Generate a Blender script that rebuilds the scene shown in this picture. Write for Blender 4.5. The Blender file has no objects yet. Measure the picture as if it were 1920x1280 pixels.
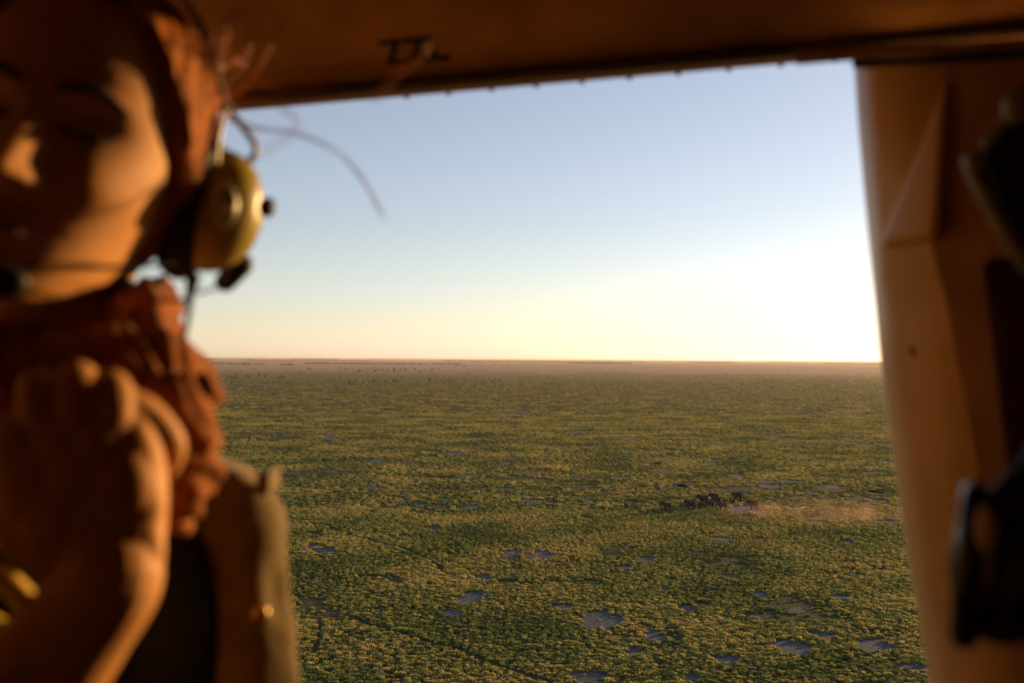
import bpy, bmesh, math, random
import numpy as np
from mathutils import Vector, Matrix, noise as mnoise

random.seed(7); rng = np.random.default_rng(7)
scene = bpy.context.scene
COL = scene.collection
R_ = math.radians

# ------------------------------------------------------------------ camera
H = 50.0
FPX = 1867.0
CAMP = Vector((0, 0, H))
pitch, roll = R_(1.013), R_(0.39)
F = Vector((0, math.cos(pitch), math.sin(pitch)))
RX0 = Vector((1, 0, 0)); UP0 = RX0.cross(F)
RX = (RX0 * math.cos(roll) + UP0 * math.sin(roll)).normalized()
UP = RX.cross(F).normalized()
cam_d = bpy.data.cameras.new('camera'); cam = bpy.data.objects.new('camera', cam_d); COL.objects.link(cam)
m = Matrix((RX, UP, -F)).transposed().to_4x4(); m.translation = CAMP
cam.matrix_world = m
cam_d.sensor_width = 36; cam_d.lens = 36 * FPX / 1920
cam_d.clip_start = 0.02; cam_d.clip_end = 200000
cam_d.dof.use_dof = True; cam_d.dof.focus_distance = 330; cam_d.dof.aperture_fstop = 4.0
scene.camera = cam

# ------------------------------------------------------------------ world, sun, exposure
SUN_AZ, SUN_EL = R_(50), R_(6.5)
w = bpy.data.worlds.new("World"); scene.world = w; w.use_nodes = True
nt = w.node_tree; nt.nodes.clear()
sky = nt.nodes.new('ShaderNodeTexSky'); sky.sky_type = 'NISHITA'; sky.sun_disc = False
sky.sun_elevation = SUN_EL; sky.sun_rotation = SUN_AZ
sky.altitude = 900; sky.air_density = 1.0; sky.dust_density = 0.6; sky.ozone_density = 1.2
bg = nt.nodes.new('ShaderNodeBackground'); bg.inputs['Strength'].default_value = 0.122
wo = nt.nodes.new('ShaderNodeOutputWorld')
hs = nt.nodes.new('ShaderNodeHueSaturation'); hs.inputs['Saturation'].default_value = 0.70
tint = nt.nodes.new('ShaderNodeMix'); tint.data_type = 'RGBA'; tint.blend_type = 'MULTIPLY'; tint.inputs['Factor'].default_value = 1.0
tint.inputs['B'].default_value = (1.01, 0.942, 1.03, 1)
nt.links.new(sky.outputs[0], hs.inputs['Color']); nt.links.new(hs.outputs[0], tint.inputs['A']); nt.links.new(tint.outputs['Result'], bg.inputs[0]); nt.links.new(bg.outputs[0], wo.inputs[0])
sl = bpy.data.lights.new('sun', 'SUN'); so = bpy.data.objects.new('sun', sl); COL.objects.link(so)
sl.energy = 5.0; sl.angle = R_(0.5); sl.color = (1.0, 0.58, 0.22)
sund = Vector((math.sin(SUN_AZ) * math.cos(SUN_EL), math.cos(SUN_AZ) * math.cos(SUN_EL), math.sin(SUN_EL)))
so.rotation_euler = (-sund).to_track_quat('-Z', 'Y').to_euler()
so.location = (30, 30, 80)
vs = scene.view_settings
vs.view_transform = 'Standard'; vs.look = 'None'; vs.gamma = 1.0; vs.exposure = 0.7; vs.use_curve_mapping = False
scene.cycles.use_denoising = True
scene.cycles.max_bounces = 8; scene.cycles.diffuse_bounces = 5

# ------------------------------------------------------------------ helpers
def P(px, py, d):
    """world point seen at photo pixel (px,py) at depth d"""
    return CAMP + (F + RX * ((px - 960) / FPX) + UP * ((640 - py) / FPX)) * d

def ground(px, py, z=0.0):
    v = F + RX * ((px - 960) / FPX) + UP * ((640 - py) / FPX)
    t = (z - H) / v.z
    p = CAMP + v * t
    return Vector((p.x, p.y, z))

def mat(name, base, rough=0.8, spec=0.3, noise=None, sheen=0.0, metallic=0.0, coat=0.0, bump=0.0, bscale=50.0, sss=0.0, amount=0.3, trans=0.0):
    """procedural principled material: base colour broken up by noise, optional bump"""
    M = bpy.data.materials.new(name); M.use_nodes = True
    n = M.node_tree.nodes; l = M.node_tree.links
    b = n['Principled BSDF']
    b.inputs['Roughness'].default_value = rough
    b.inputs['Specular IOR Level'].default_value = spec
    b.inputs['Metallic'].default_value = metallic
    b.inputs['Coat Weight'].default_value = coat
    if sheen:
        b.inputs['Sheen Weight'].default_value = sheen; b.inputs['Sheen Roughness'].default_value = 0.4
    if sss:
        b.inputs['Subsurface Weight'].default_value = sss
        b.inputs['Subsurface Radius'].default_value = (1.0, 0.25, 0.1)
        b.inputs['Subsurface Scale'].default_value = 0.006
    tc = n.new('ShaderNodeTexCoord')
    nz = n.new('ShaderNodeTexNoise'); nz.inputs['Scale'].default_value = noise or 20.0
    nz.inputs['Detail'].default_value = 5
    l.new(tc.outputs['Object'], nz.inputs['Vector'])
    cr = n.new('ShaderNodeValToRGB')
    cr.color_ramp.elements[0].position = 0.3; cr.color_ramp.elements[1].position = 0.7
    a = 1 - amount; c = 1 + amount
    cr.color_ramp.elements[0].color = (base[0] * a, base[1] * a, base[2] * a, 1)
    cr.color_ramp.elements[1].color = (min(1, base[0] * c), min(1, base[1] * c), min(1, base[2] * c), 1)
    l.new(nz.outputs['Fac'], cr.inputs['Fac']); l.new(cr.outputs['Color'], b.inputs['Base Color'])
    if bump:
        n2 = n.new('ShaderNodeTexNoise'); n2.inputs['Scale'].default_value = bscale; n2.inputs['Detail'].default_value = 4
        l.new(tc.outputs['Object'], n2.inputs['Vector'])
        bm_ = n.new('ShaderNodeBump'); bm_.inputs['Strength'].default_value = bump; bm_.inputs['Distance'].default_value = 0.01
        l.new(n2.outputs['Fac'], bm_.inputs['Height']); l.new(bm_.outputs['Normal'], b.inputs['Normal'])
    return M

class MB:
    """collects shapes into one mesh"""
    def __init__(s): s.v = []; s.f = []
    def add(s, v, f):
        o = len(s.v); s.v += [Vector(p) for p in v]; s.f += [tuple(i + o for i in q) for q in f]; return s
    def ell(s, c, ax, nu=20, nv=14):
        """ellipsoid with axis vectors ax"""
        c = Vector(c); a, b, d = [Vector(q) for q in ax]
        v = [c + d]; f = []
        for j in range(1, nv):
            t = math.pi * j / nv
            for i in range(nu):
                p = 2 * math.pi * i / nu
                v.append(c + a * (math.sin(t) * math.cos(p)) + b * (math.sin(t) * math.sin(p)) + d * math.cos(t))
        v.append(c - d)
        for i in range(nu): f.append((0, 1 + i, 1 + (i + 1) % nu))
        for j in range(nv - 2):
            for i in range(nu):
                a0 = 1 + j * nu + i; a1 = 1 + j * nu + (i + 1) % nu
                f.append((a0, a0 + nu, a1 + nu, a1))
        L = len(v) - 1; o = 1 + (nv - 2) * nu
        for i in range(nu): f.append((o + i, L, o + (i + 1) % nu))
        return s.add(v, f)
    def tube(s, pts, rad, n=12, sub=6, flat=None):
        """smooth tapered tube with round ends; flat=(vector, factor) squashes the section along vector"""
        pts = [Vector(p) for p in pts]
        if not hasattr(rad, '__len__'): rad = [rad] * len(pts)
        P_, R2 = [], []
        for k in range(len(pts) - 1):
            p0 = pts[max(k - 1, 0)]; p1 = pts[k]; p2 = pts[k + 1]; p3 = pts[min(k + 2, len(pts) - 1)]
            for q in range(sub):
                t = q / sub
                P_.append(0.5 * ((2 * p1) + (p2 - p0) * t + (2 * p0 - 5 * p1 + 4 * p2 - p3) * t * t + (3 * p1 - p0 - 3 * p2 + p3) * t ** 3))
                R2.append(rad[k] * (1 - t) + rad[k + 1] * t)
        P_.append(pts[-1]); R2.append(rad[-1])
        # round caps
        d0 = (P_[0] - P_[1]).normalized(); d1 = (P_[-1] - P_[-2]).normalized()
        caps0 = [(P_[0] + d0 * R2[0] * math.sin(a), R2[0] * math.cos(a)) for a in (1.4, 1.0, 0.5)]
        caps1 = [(P_[-1] + d1 * R2[-1] * math.sin(a), R2[-1] * math.cos(a)) for a in (0.5, 1.0, 1.4)]
        P_ = [c[0] for c in caps0] + P_ + [c[0] for c in caps1]
        R2 = [c[1] for c in caps0] + R2 + [c[1] for c in caps1]
        v, f = [], []
        u = None
        for k, p in enumerate(P_):
            t = (P_[min(k + 1, len(P_) - 1)] - P_[max(k - 1, 0)]).normalized()
            if u is None:
                u = t.orthogonal().normalized()
            else:
                u = (u - t * u.dot(t)).normalized()
            w_ = t.cross(u)
            for i in range(n):
                a = 2 * math.pi * i / n
                q = (u * math.cos(a) + w_ * math.sin(a)) * R2[k]
                if flat:
                    fv = Vector(flat[0]); q = q - fv * (q.dot(fv) * (1 - flat[1]))
                v.append(p + q)
        K = len(P_)
        for k in range(K - 1):
            for i in range(n):
                f.append((k * n + i, k * n + (i + 1) % n, (k + 1) * n + (i + 1) % n, (k + 1) * n + i))
        f.append(tuple(reversed(range(n)))); f.append(tuple((K - 1) * n + i for i in range(n)))
        return s.add(v, f)
    def box(s, c, ax):
        c = Vector(c); a, b, d = [Vector(q) for q in ax]
        v = [c + a * i + b * j + d * k for i in (-1, 1) for j in (-1, 1) for k in (-1, 1)]
        f = [(0, 1, 3, 2), (4, 6, 7, 5), (0, 4, 5, 1), (2, 3, 7, 6), (0, 2, 6, 4), (1, 5, 7, 3)]
        return s.add(v, f)
    def slab(s, poly, thick):
        """polygon (world points) thickened along vector thick"""
        n = len(poly); t = Vector(thick)
        v = [Vector(p) for p in poly] + [Vector(p) + t for p in poly]
        f = [tuple(range(n)), tuple(reversed(range(n, 2 * n)))] + [(i, i + n, (i + 1) % n + n, (i + 1) % n) for i in range(n)]
        return s.add(v, f)
    def strip(s, left, right, thick):
        """a wide strip between two polylines (same count), thickened"""
        n = len(left); t = Vector(thick)
        L = [Vector(p) for p in left]; Rr = [Vector(p) for p in right]
        v = L + Rr + [p + t for p in L] + [p + t for p in Rr]; f = []
        for i in range(n - 1):
            f += [(i, i + 1, n + i + 1, n + i), (2 * n + i, 3 * n + i, 3 * n + i + 1, 2 * n + i + 1),
                  (i, 2 * n + i, 2 * n + i + 1, i + 1), (n + i, n + i + 1, 3 * n + i + 1, 3 * n + i)]
        f += [(0, n, 3 * n, 2 * n), (n - 1, 3 * n - 1, 4 * n - 1, 2 * n - 1)]
        return s.add(v, f)
    def build(s, name, material, parent=None, smooth=True, bevel=0.0, remesh=0.0, smit=0, sub=0, disp=None, origin=None):
        o0 = Vector(parent['_o']) if parent is not None else Vector(origin if origin else (0, 0, 0))
        me = bpy.data.meshes.new(name)
        me.from_pydata([p - o0 for p in s.v], [], s.f); me.update()
        bm = bmesh.new(); bm.from_mesh(me); bmesh.ops.recalc_face_normals(bm, faces=bm.faces)
        if bevel:
            bmesh.ops.bevel(bm, geom=[e for e in bm.edges if e.is_manifold and e.calc_face_angle(0) > 0.5], offset=bevel, segments=3, profile=0.5, affect='EDGES', clamp_overlap=True)
        bm.to_mesh(me); bm.free()
        ob = bpy.data.objects.new(name, me); COL.objects.link(ob)
        if remesh:
            md = ob.modifiers.new('r', 'REMESH'); md.mode = 'VOXEL'; md.voxel_size = remesh
        if smit:
            md = ob.modifiers.new('s', 'SMOOTH'); md.iterations = smit; md.factor = 0.5
        if sub:
            md = ob.modifiers.new('d', 'SUBSURF'); md.levels = sub; md.render_levels = sub
        if remesh or smit or sub:
            dg = bpy.context.evaluated_depsgraph_get()
            me2 = bpy.data.meshes.new_from_object(ob.evaluated_get(dg)); ob.modifiers.clear(); ob.data = me2; me = me2
        if disp:
            for v in me.vertices:
                v.co += v.normal * disp(v.co)
        me.materials.clear(); me.materials.append(material)
        if smooth:
            me.shade_smooth()
        if parent is not None:
            ob.parent = parent
            ob['_o'] = tuple(o0)
        else:
            ob.location = o0; ob['_o'] = tuple(o0)
        return ob

def thing(name, loc, label, cat, group=None):
    o = bpy.data.objects.new(name, None); COL.objects.link(o); o.location = loc; o['_o'] = tuple(loc)
    o.empty_display_size = 0.1
    o['label'] = label; o['category'] = cat; o['kind'] = 'thing'
    if group: o['group'] = group
    return o

def tag(o, label, cat, group=None):
    o['label'] = label; o['category'] = cat; o['kind'] = 'thing'
    if group: o['group'] = group
    return o

def fbm(x, y, s, seed=0.0):
    return mnoise.noise(Vector((x / s + seed, y / s - seed, seed * 1.7)))

# ------------------------------------------------------------------ ground
def ground_material():
    M = bpy.data.materials.new('floodplain'); M.use_nodes = True
    n = M.node_tree.nodes; l = M.node_tree.links; b = n['Principled BSDF']
    b.inputs['Roughness'].default_value = 0.95; b.inputs['Specular IOR Level'].default_value = 0.1
    geo = n.new('ShaderNodeNewGeometry')
    def nz(scale, detail=4, dist=0.0):
        q = n.new('ShaderNodeTexNoise'); q.inputs['Scale'].default_value = scale; q.inputs['Detail'].default_value = detail
        q.inputs['Distortion'].default_value = dist
        l.new(geo.outputs['Position'], q.inputs['Vector']); return q
    def ramp(fac, stops):
        r = n.new('ShaderNodeValToRGB')
        while len(r.color_ramp.elements) < len(stops): r.color_ramp.elements.new(0.5)
        for e, (p, c) in zip(r.color_ramp.elements, stops): e.position = p; e.color = (*c, 1)
        l.new(fac, r.inputs['Fac']); return r
    def mix(fac, a, c):
        q = n.new('ShaderNodeMix'); q.data_type = 'RGBA'
        l.new(fac, q.inputs['Factor']); l.new(a, q.inputs['A']); l.new(c, q.inputs['B']); return q.outputs['Result']
    small = ramp(nz(0.35, 6).outputs['Fac'], [(0.3, (0.022, 0.032, 0.014)), (0.55, (0.045, 0.056, 0.022)), (0.75, (0.075, 0.08, 0.03))])
    mid = ramp(nz(0.02, 5, 0.5).outputs['Fac'], [(0.35, (0.035, 0.04, 0.018)), (0.65, (0.085, 0.085, 0.03))])
    near = mix(nz(0.08, 3).outputs['Fac'], small.outputs['Color'], mid.outputs['Color'])
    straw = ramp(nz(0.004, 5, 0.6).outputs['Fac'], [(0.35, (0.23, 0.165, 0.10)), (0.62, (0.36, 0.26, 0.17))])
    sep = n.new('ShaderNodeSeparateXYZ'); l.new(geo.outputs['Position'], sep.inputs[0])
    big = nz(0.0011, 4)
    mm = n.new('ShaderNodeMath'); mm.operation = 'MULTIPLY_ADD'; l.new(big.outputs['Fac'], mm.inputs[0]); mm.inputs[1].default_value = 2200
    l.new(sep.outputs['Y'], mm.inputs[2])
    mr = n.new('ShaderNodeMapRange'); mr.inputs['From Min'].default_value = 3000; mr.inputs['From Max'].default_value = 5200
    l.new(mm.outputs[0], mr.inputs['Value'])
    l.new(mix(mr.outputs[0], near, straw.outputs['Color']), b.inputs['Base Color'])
    bp = n.new('ShaderNodeBump'); bp.inputs['Strength'].default_value = 0.6; bp.inputs['Distance'].default_value = 0.3
    l.new(nz(0.8, 5).outputs['Fac'], bp.inputs['Height']); l.new(bp.outputs['Normal'], b.inputs['Normal'])
    return M

g = MB()
rings = [0.0] + [20 * 1.16 ** k for k in range(56)]
rings = [r for r in rings if r < 60000]
NS = 128
gv = [(0, 0, 0)]; gf = []
for r in rings[1:]:
    for i in range(NS): gv.append((r * math.cos(2 * math.pi * i / NS), r * math.sin(2 * math.pi * i / NS), 0))
for i in range(NS): gf.append((0, 1 + i, 1 + (i + 1) % NS))
for j in range(len(rings) - 2):
    for i in range(NS):
        a0 = 1 + j * NS + i; a1 = 1 + j * NS + (i + 1) % NS
        gf.append((a0, a0 + NS, a1 + NS, a1))
gme = bpy.data.meshes.new('ground'); gme.from_pydata(gv, [], gf); gme.update()
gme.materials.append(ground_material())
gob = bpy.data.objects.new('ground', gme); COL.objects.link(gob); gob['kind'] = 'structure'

# clay pans: bare grey patches, slightly noisy outlines (photo centre, half width, half height)
PANS = [(round(rng.uniform(430, 1690)), round(772 + 165 * q ** .8), round(8 + 16 * rng.random()), 1.6 + 2.6 * q * rng.random()) for q in rng.random(46)] + [(1130,1163,43,20),(1487,1213,45,15),(1640,1212,36,16),(1712,1250,34,9),(1100,1268,50,12),(1298,1272,20,10),(848,1150,25,9),
 (888,1120,38,12),(1056,1138,22,6),(905,1082,24,7),(960,1036,30,6),(1015,1040,30,8),(585,1025,14,14),(610,1033,26,8),(811,990,20,5),(886,950,14,4),
 (990,938,24,5),(1280,908,22,5),(1210,1049,24,7),(1171,1064,16,5),(1352,1010,24,5),(1312,1037,16,4),(1465,1049,22,5),
 (1365,1079,20,5),(1248,1104,15,5),(1340,1107,12,4),(1424,1113,17,8),(1573,1119,20,6),(1287,1141,17,8),(1318,1133,14,5),
 (1227,1191,22,11),(1191,1222,20,10),(1359,1236,30,8),(1543,1190,32,7),(1588,1016,15,4),(1530,979,24,4),(1668,978,24,4),
 (1700,1064,12,4),(1415,1154,15,4),(1484,1143,25,6),(1384,892,24,3.5),(1477,901,24,3.5),(1162,895,22,3.5),(1443,911,20,3.5),
 (1176,917,10,3),(875,891,24,3.5),(712,863,16,4),(616,817,14,3),(778,903,10,3),(790,946,12,4),(760,940,14,4),(478,780,16,3),
 (900,822,20,2.5),(853,850,20,3),(960,857,14,3),(1400,955,42,8),(1100,970,12,3),(1240,880,16,2.5),(1330,868,18,2.5),(1560,912,16,3),
 (1420,858,14,2),(1640,922,18,3),(1060,842,14,2),(1180,845,14,2),(700,960,8,3),(1150,1210,9,3)]
pan_m = bpy.data.materials.new('grey clay'); pan_m.use_nodes = True
def _pm():
    n = pan_m.node_tree.nodes; l = pan_m.node_tree.links; b = n['Principled BSDF']
    b.inputs['Roughness'].default_value = 0.8; b.inputs['Specular IOR Level'].default_value = 0.25
    geo = n.new('ShaderNodeNewGeometry')
    z1 = n.new('ShaderNodeTexNoise'); z1.inputs['Scale'].default_value = 0.9; z1.inputs['Detail'].default_value = 6
    z1.inputs['Roughness'].default_value = 0.7
    l.new(geo.outputs['Position'], z1.inputs['Vector'])
    r = n.new('ShaderNodeValToRGB'); r.color_ramp.elements[0].position = 0.36; r.color_ramp.elements[1].position = 0.66
    r.color_ramp.elements[0].color = (0.028, 0.036, 0.041, 1); r.color_ramp.elements[1].color = (0.10, 0.118, 0.132, 1)
    l.new(z1.outputs['Fac'], r.inputs['Fac']); l.new(r.outputs['Color'], b.inputs['Base Color'])
    bp = n.new('ShaderNodeBump'); bp.inputs['Strength'].default_value = 0.7; bp.inputs['Distance'].default_value = 0.15
    l.new(z1.outputs['Fac'], bp.inputs['Height']); l.new(bp.outputs['Normal'], b.inputs['Normal'])
_pm()
pan_geo = []
for k, (cx, cy, hw, hh) in enumerate(PANS):
    c = ground(cx, cy); e = ground(cx + hw, cy); n_ = ground(cx, cy - hh); s_ = ground(cx, cy + hh)
    a = (e - c).length; bq = (n_ - s_).length / 2
    mid = (n_ + s_) / 2
    bq = min(bq, a * 2.6)
    poly = []
    for i in range(56):
        t = 2 * math.pi * i / 56
        q = 1 + 0.3 * mnoise.noise(Vector((math.cos(t) * 1.3 + k * 9.1, math.sin(t) * 1.3, 2.0))) + 0.14 * mnoise.noise(Vector((math.cos(t) * 5 + k * 3.3, math.sin(t) * 5, 7.0)))
        poly.append((mid.x + a * q * math.cos(t), mid.y + bq * q * math.sin(t)))
    pan_geo.append((mid.x, mid.y, a, bq, k))
    v = [(mid.x, mid.y, 0.02)] + [(x, y, 0.02) for x, y in poly]
    v += [(mid.x + (x - mid.x) * 1.0, mid.y + (y - mid.y) * 1.0, 0.02) for x, y in poly]
    v = [Vector(p) for p in v[:57]]
    f = [(0, 1 + i, 1 + (i + 1) % 56) for i in range(56)]
    o = MB().add(v, f).build('clay_pan', pan_m, smooth=False, origin=(mid.x, mid.y, 0))
    o['kind'] = 'structure'

# ------------------------------------------------------------------ scattered tufts
def instancer(name, pts, scl, idx, sources, kind='stuff'):
    """points with per-point scale and variant -> instances of the source meshes"""
    n = len(pts)
    me = bpy.data.meshes.new(name); me.vertices.add(n)
    me.vertices.foreach_set('co', np.asarray(pts, dtype=np.float32).ravel())
    a = me.attributes.new('scl', 'FLOAT_VECTOR', 'POINT'); a.data.foreach_set('vector', np.asarray(scl, dtype=np.float32).ravel())
    a = me.attributes.new('idx', 'INT', 'POINT'); a.data.foreach_set('value', np.asarray(idx, dtype=np.int32))
    a = me.attributes.new('rot', 'FLOAT_VECTOR', 'POINT')
    rr = np.zeros((n, 3), dtype=np.float32); rr[:, 2] = rng.random(n) * 6.283
    a.data.foreach_set('vector', rr.ravel())
    ob = bpy.data.objects.new(name, me); COL.objects.link(ob); ob['kind'] = kind
    col = bpy.data.collections.new(name + '_sources')
    for s in sources: col.objects.link(s)
    ng = bpy.data.node_groups.new(name, 'GeometryNodeTree')
    ng.interface.new_socket('Geometry', in_out='INPUT', socket_type='NodeSocketGeometry')
    ng.interface.new_socket('Geometry', in_out='OUTPUT', socket_type='NodeSocketGeometry')
    gi = ng.nodes.new('NodeGroupInput'); go = ng.nodes.new('NodeGroupOutput')
    ip = ng.nodes.new('GeometryNodeInstanceOnPoints'); ci = ng.nodes.new('GeometryNodeCollectionInfo')
    ci.inputs['Collection'].default_value = col; ci.inputs['Separate Children'].default_value = True; ci.inputs['Reset Children'].default_value = True
    def attr(nm, ty):
        q = ng.nodes.new('GeometryNodeInputNamedAttribute'); q.data_type = ty; q.inputs['Name'].default_value = nm
        return [s for s in q.outputs if s.enabled and s.name == 'Attribute'][0]
    L = ng.links.new
    L(gi.outputs[0], ip.inputs['Points']); L(ci.outputs[0], ip.inputs['Instance']); ip.inputs['Pick Instance'].default_value = True
    L(attr('idx', 'INT'), ip.inputs['Instance Index']); L(attr('scl', 'FLOAT_VECTOR'), ip.inputs['Scale'])
    L(attr('rot', 'FLOAT_VECTOR'), ip.inputs['Rotation'])
    L(ip.outputs[0], go.inputs[0])
    md = ob.modifiers.new('scatter', 'NODES'); md.node_group = ng
    return ob

def foliage_material(name, stops, patch=0.03, trans=0.35, far=None):
    M = bpy.data.materials.new(name); M.use_nodes = True
    n = M.node_tree.nodes; l = M.node_tree.links; b = n['Principled BSDF']; out = n['Material Output']
    b.inputs['Roughness'].default_value = 0.7; b.inputs['Specular IOR Level'].default_value = 0.15
    oi = n.new('ShaderNodeObjectInfo')
    z = n.new('ShaderNodeTexNoise'); z.inputs['Scale'].default_value = patch; z.inputs['Detail'].default_value = 4
    l.new(oi.outputs['Location'], z.inputs['Vector'])
    ma = n.new('ShaderNodeMath'); ma.operation = 'MULTIPLY_ADD'; l.new(oi.outputs['Random'], ma.inputs[0]); ma.inputs[1].default_value = 0.41
    sb = n.new('ShaderNodeMath'); sb.operation = 'SUBTRACT'; l.new(z.outputs['Fac'], sb.inputs[0]); sb.inputs[1].default_value = 0.205
    l.new(sb.outputs[0], ma.inputs[2])
    r = n.new('ShaderNodeValToRGB')
    while len(r.color_ramp.elements) < len(stops): r.color_ramp.elements.new(0.5)
    for e, (p, c) in zip(r.color_ramp.elements, stops): e.position = p; e.color = (*c, 1)
    l.new(ma.outputs[0], r.inputs['Fac']); l.new(r.outputs['Color'], b.inputs['Base Color'])
    tr = n.new('ShaderNodeBsdfTranslucent'); l.new(r.outputs['Color'], tr.inputs['Color'])
    mx = n.new('ShaderNodeMixShader'); mx.inputs[0].default_value = trans
    l.new(b.outputs[0], mx.inputs[1]); l.new(tr.outputs[0], mx.inputs[2]); l.new(mx.outputs[0], out.inputs['Surface'])
    return M

grass_m = foliage_material('plain_grass', [(0.26, (0.07, 0.105, 0.042)), (0.44, (0.17, 0.21, 0.065)), (0.60, (0.39, 0.355, 0.09)), (0.76, (0.54, 0.40, 0.15))])

def tuft_source(seed, nb, spread, h):
    r = random.Random(seed); v = []; f = []
    for k in range(nb):
        a = r.random() * 6.283; d = spread * math.sqrt(r.random()) * 0.8
        x, y = d * math.cos(a), d * math.sin(a)
        hh = h * (1 - 0.55 * (d / spread) ** 2) * r.uniform(0.55, 1.1)
        b = r.random() * 6.283; wd = r.uniform(0.05, 0.13); lean = r.uniform(0.0, 0.22)
        dx, dy = wd * math.cos(b), wd * math.sin(b)
        lx, ly = lean * math.cos(a), lean * math.sin(a)
        i = len(v)
        v += [(x - dx, y - dy, hh * 0.15 * r.random()), (x + dx, y + dy, hh * 0.15 * r.random()), (x + lx * .6 + dx * 1.2, y + ly * .6 + dy * 1.2, hh * .65), (x + lx * .6 - dx * 1.2, y + ly * .6 - dy * 1.2, hh * .7), (x + lx, y + ly, hh)]
        f += [(i, i + 1, i + 2, i + 3), (i + 3, i + 2, i + 4)]
    me = bpy.data.meshes.new('tuft'); me.from_pydata(v, [], f); me.update(); me.materials.append(grass_m)
    return bpy.data.objects.new('tuft_%d' % seed, me)
tufts = [tuft_source(s, 34, 0.5, 0.5) for s in range(5)]

# animal trails: pixel polylines on the plain where nothing grows
TRAILS = [[(555,1120),(640,1150),(730,1180),(800,1205),(860,1228),(960,1262),(1040,1283)], [(540,970),(600,985),(690,1010),(760,1030),(860,1080)],
          [(545,1100),(590,1160),(588,1230)], [(650,1100),(760,1120)], [(1020,960),(1180,952),(1290,948)]]
trail_w = [[ground(*p) for p in t] for t in TRAILS]

def inside_pan(x, y, grow=1.0):
    res = np.zeros(len(x), dtype=bool)
    for (cx, cy, a, b, k) in pan_geo:
        dx = (x - cx) / a; dy = (y - cy) / b; r2 = dx * dx + dy * dy
        near = np.where(r2 < 2.6)[0]
        if not len(near): continue
        t = np.arctan2(dy[near], dx[near])
        q = np.array([1 + 0.3 * mnoise.noise(Vector((math.cos(a_) * 1.3 + k * 9.1, math.sin(a_) * 1.3, 2.0))) + 0.14 * mnoise.noise(Vector((math.cos(a_) * 5 + k * 3.3, math.sin(a_) * 5, 7.0))) for a_ in t])
        res[near] |= np.sqrt(r2[near]) < q * grow
    return res

def trail_dist(x, y):
    d = np.full(len(x), 1e9)
    for t in trail_w:
        for p, q in zip(t[:-1], t[1:]):
            ax, ay, bx, by = p.x, p.y, q.x, q.y
            L2 = (bx - ax) ** 2 + (by - ay) ** 2
            u = np.clip(((x - ax) * (bx - ax) + (y - ay) * (by - ay)) / L2, 0, 1)
            d = np.minimum(d, np.hypot(x - ax - u * (bx - ax), y - ay - u * (by - ay)))
    return d

def scatter(n, d0, d1, power=2.0):
    """n points in the wedge of the plain seen through the door, denser near by; margin both sides"""
    u = rng.random(n)
    if power == 2: d = np.sqrt(d0 * d0 + u * (d1 * d1 - d0 * d0))
    else: d = d0 * (d1 / d0) ** u
    lat = rng.uniform(-0.56, 0.62, n)
    return lat * d, d

def vnoise(x, y, s, seed):
    """cheap value noise in numpy"""
    gx = x / s; gy = y / s
    ix = np.floor(gx).astype(np.int64); iy = np.floor(gy).astype(np.int64); fx = gx - ix; fy = gy - iy
    fx = fx * fx * (3 - 2 * fx); fy = fy * fy * (3 - 2 * fy)
    def h(a, b):
        q = (a * 374761393 + b * 668265263 + seed * 974711) & 0x7fffffff
        q = ((q ^ (q >> 13)) * 1274126177) & 0x7fffffff
        return (q & 0xffff) / 65535.0
    return (h(ix, iy) * (1 - fx) + h(ix + 1, iy) * fx) * (1 - fy) + (h(ix, iy + 1) * (1 - fx) + h(ix + 1, iy + 1) * fx) * fy

Xs, Ys, Ss, Hs = [], [], [], []
for n, d0, d1, pw, s0, s1, hf in ((200000, 118, 330, 2, 0.5, 1.2, 1.05), (240000, 330, 900, 2, 1.0, 2.2, 0.6), (170000, 900, 6200, 0, 2.2, 6.0, 0.22)):
    x, y = scatter(n, d0, d1, pw)
    edge_in = inside_pan(x, y, 1.0); core = inside_pan(x, y, .80); rag = vnoise(x, y, 2.2, 8)
    keep = ~(core & (rng.random(n) > .02)) & ~(edge_in & (rag > .58)) & (trail_dist(x + 2.2 * (vnoise(x, y, 9, 21) - .5), y + 4 * (vnoise(x, y, 9, 22) - .5)) > 0.5 + 0.3 * rng.random(n))
    vn = 0.6 * vnoise(x, y, 14, 1) + 0.4 * vnoise(x, y, 5, 2)
    if d0 > 200: vn = 0.5 * vn + 0.5 * (.6 * vnoise(x * .45, y, 16 if d0 < 500 else 40, 6) + .4 * vnoise(x * .3, y, 45 if d0 < 500 else 110, 7))
    keep &= rng.random(n) < np.clip((vn - (0.20 if d0 < 200 else 0.31)) * (4.5 if d0 < 200 else 7), 0.06, 1)
    if pw == 0:
        keep &= rng.random(n) < np.clip((4700 + 1600 * (vnoise(x, y, 500, 3) - .5) - y) / 1800, 0, 1)
    x, y = x[keep], y[keep]; m_ = len(x)
    s = (s0 + (s1 - s0) * rng.random(m_) ** 1.5) * (0.7 + 0.6 * vnoise(x, y, 20, 4))
    Xs.append(x); Ys.append(y); Ss.append(s); Hs.append(s * hf * rng.uniform(0.7, 1.15, m_))
X = np.concatenate(Xs); Y = np.concatenate(Ys); S = np.concatenate(Ss); HH = np.concatenate(Hs)
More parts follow.
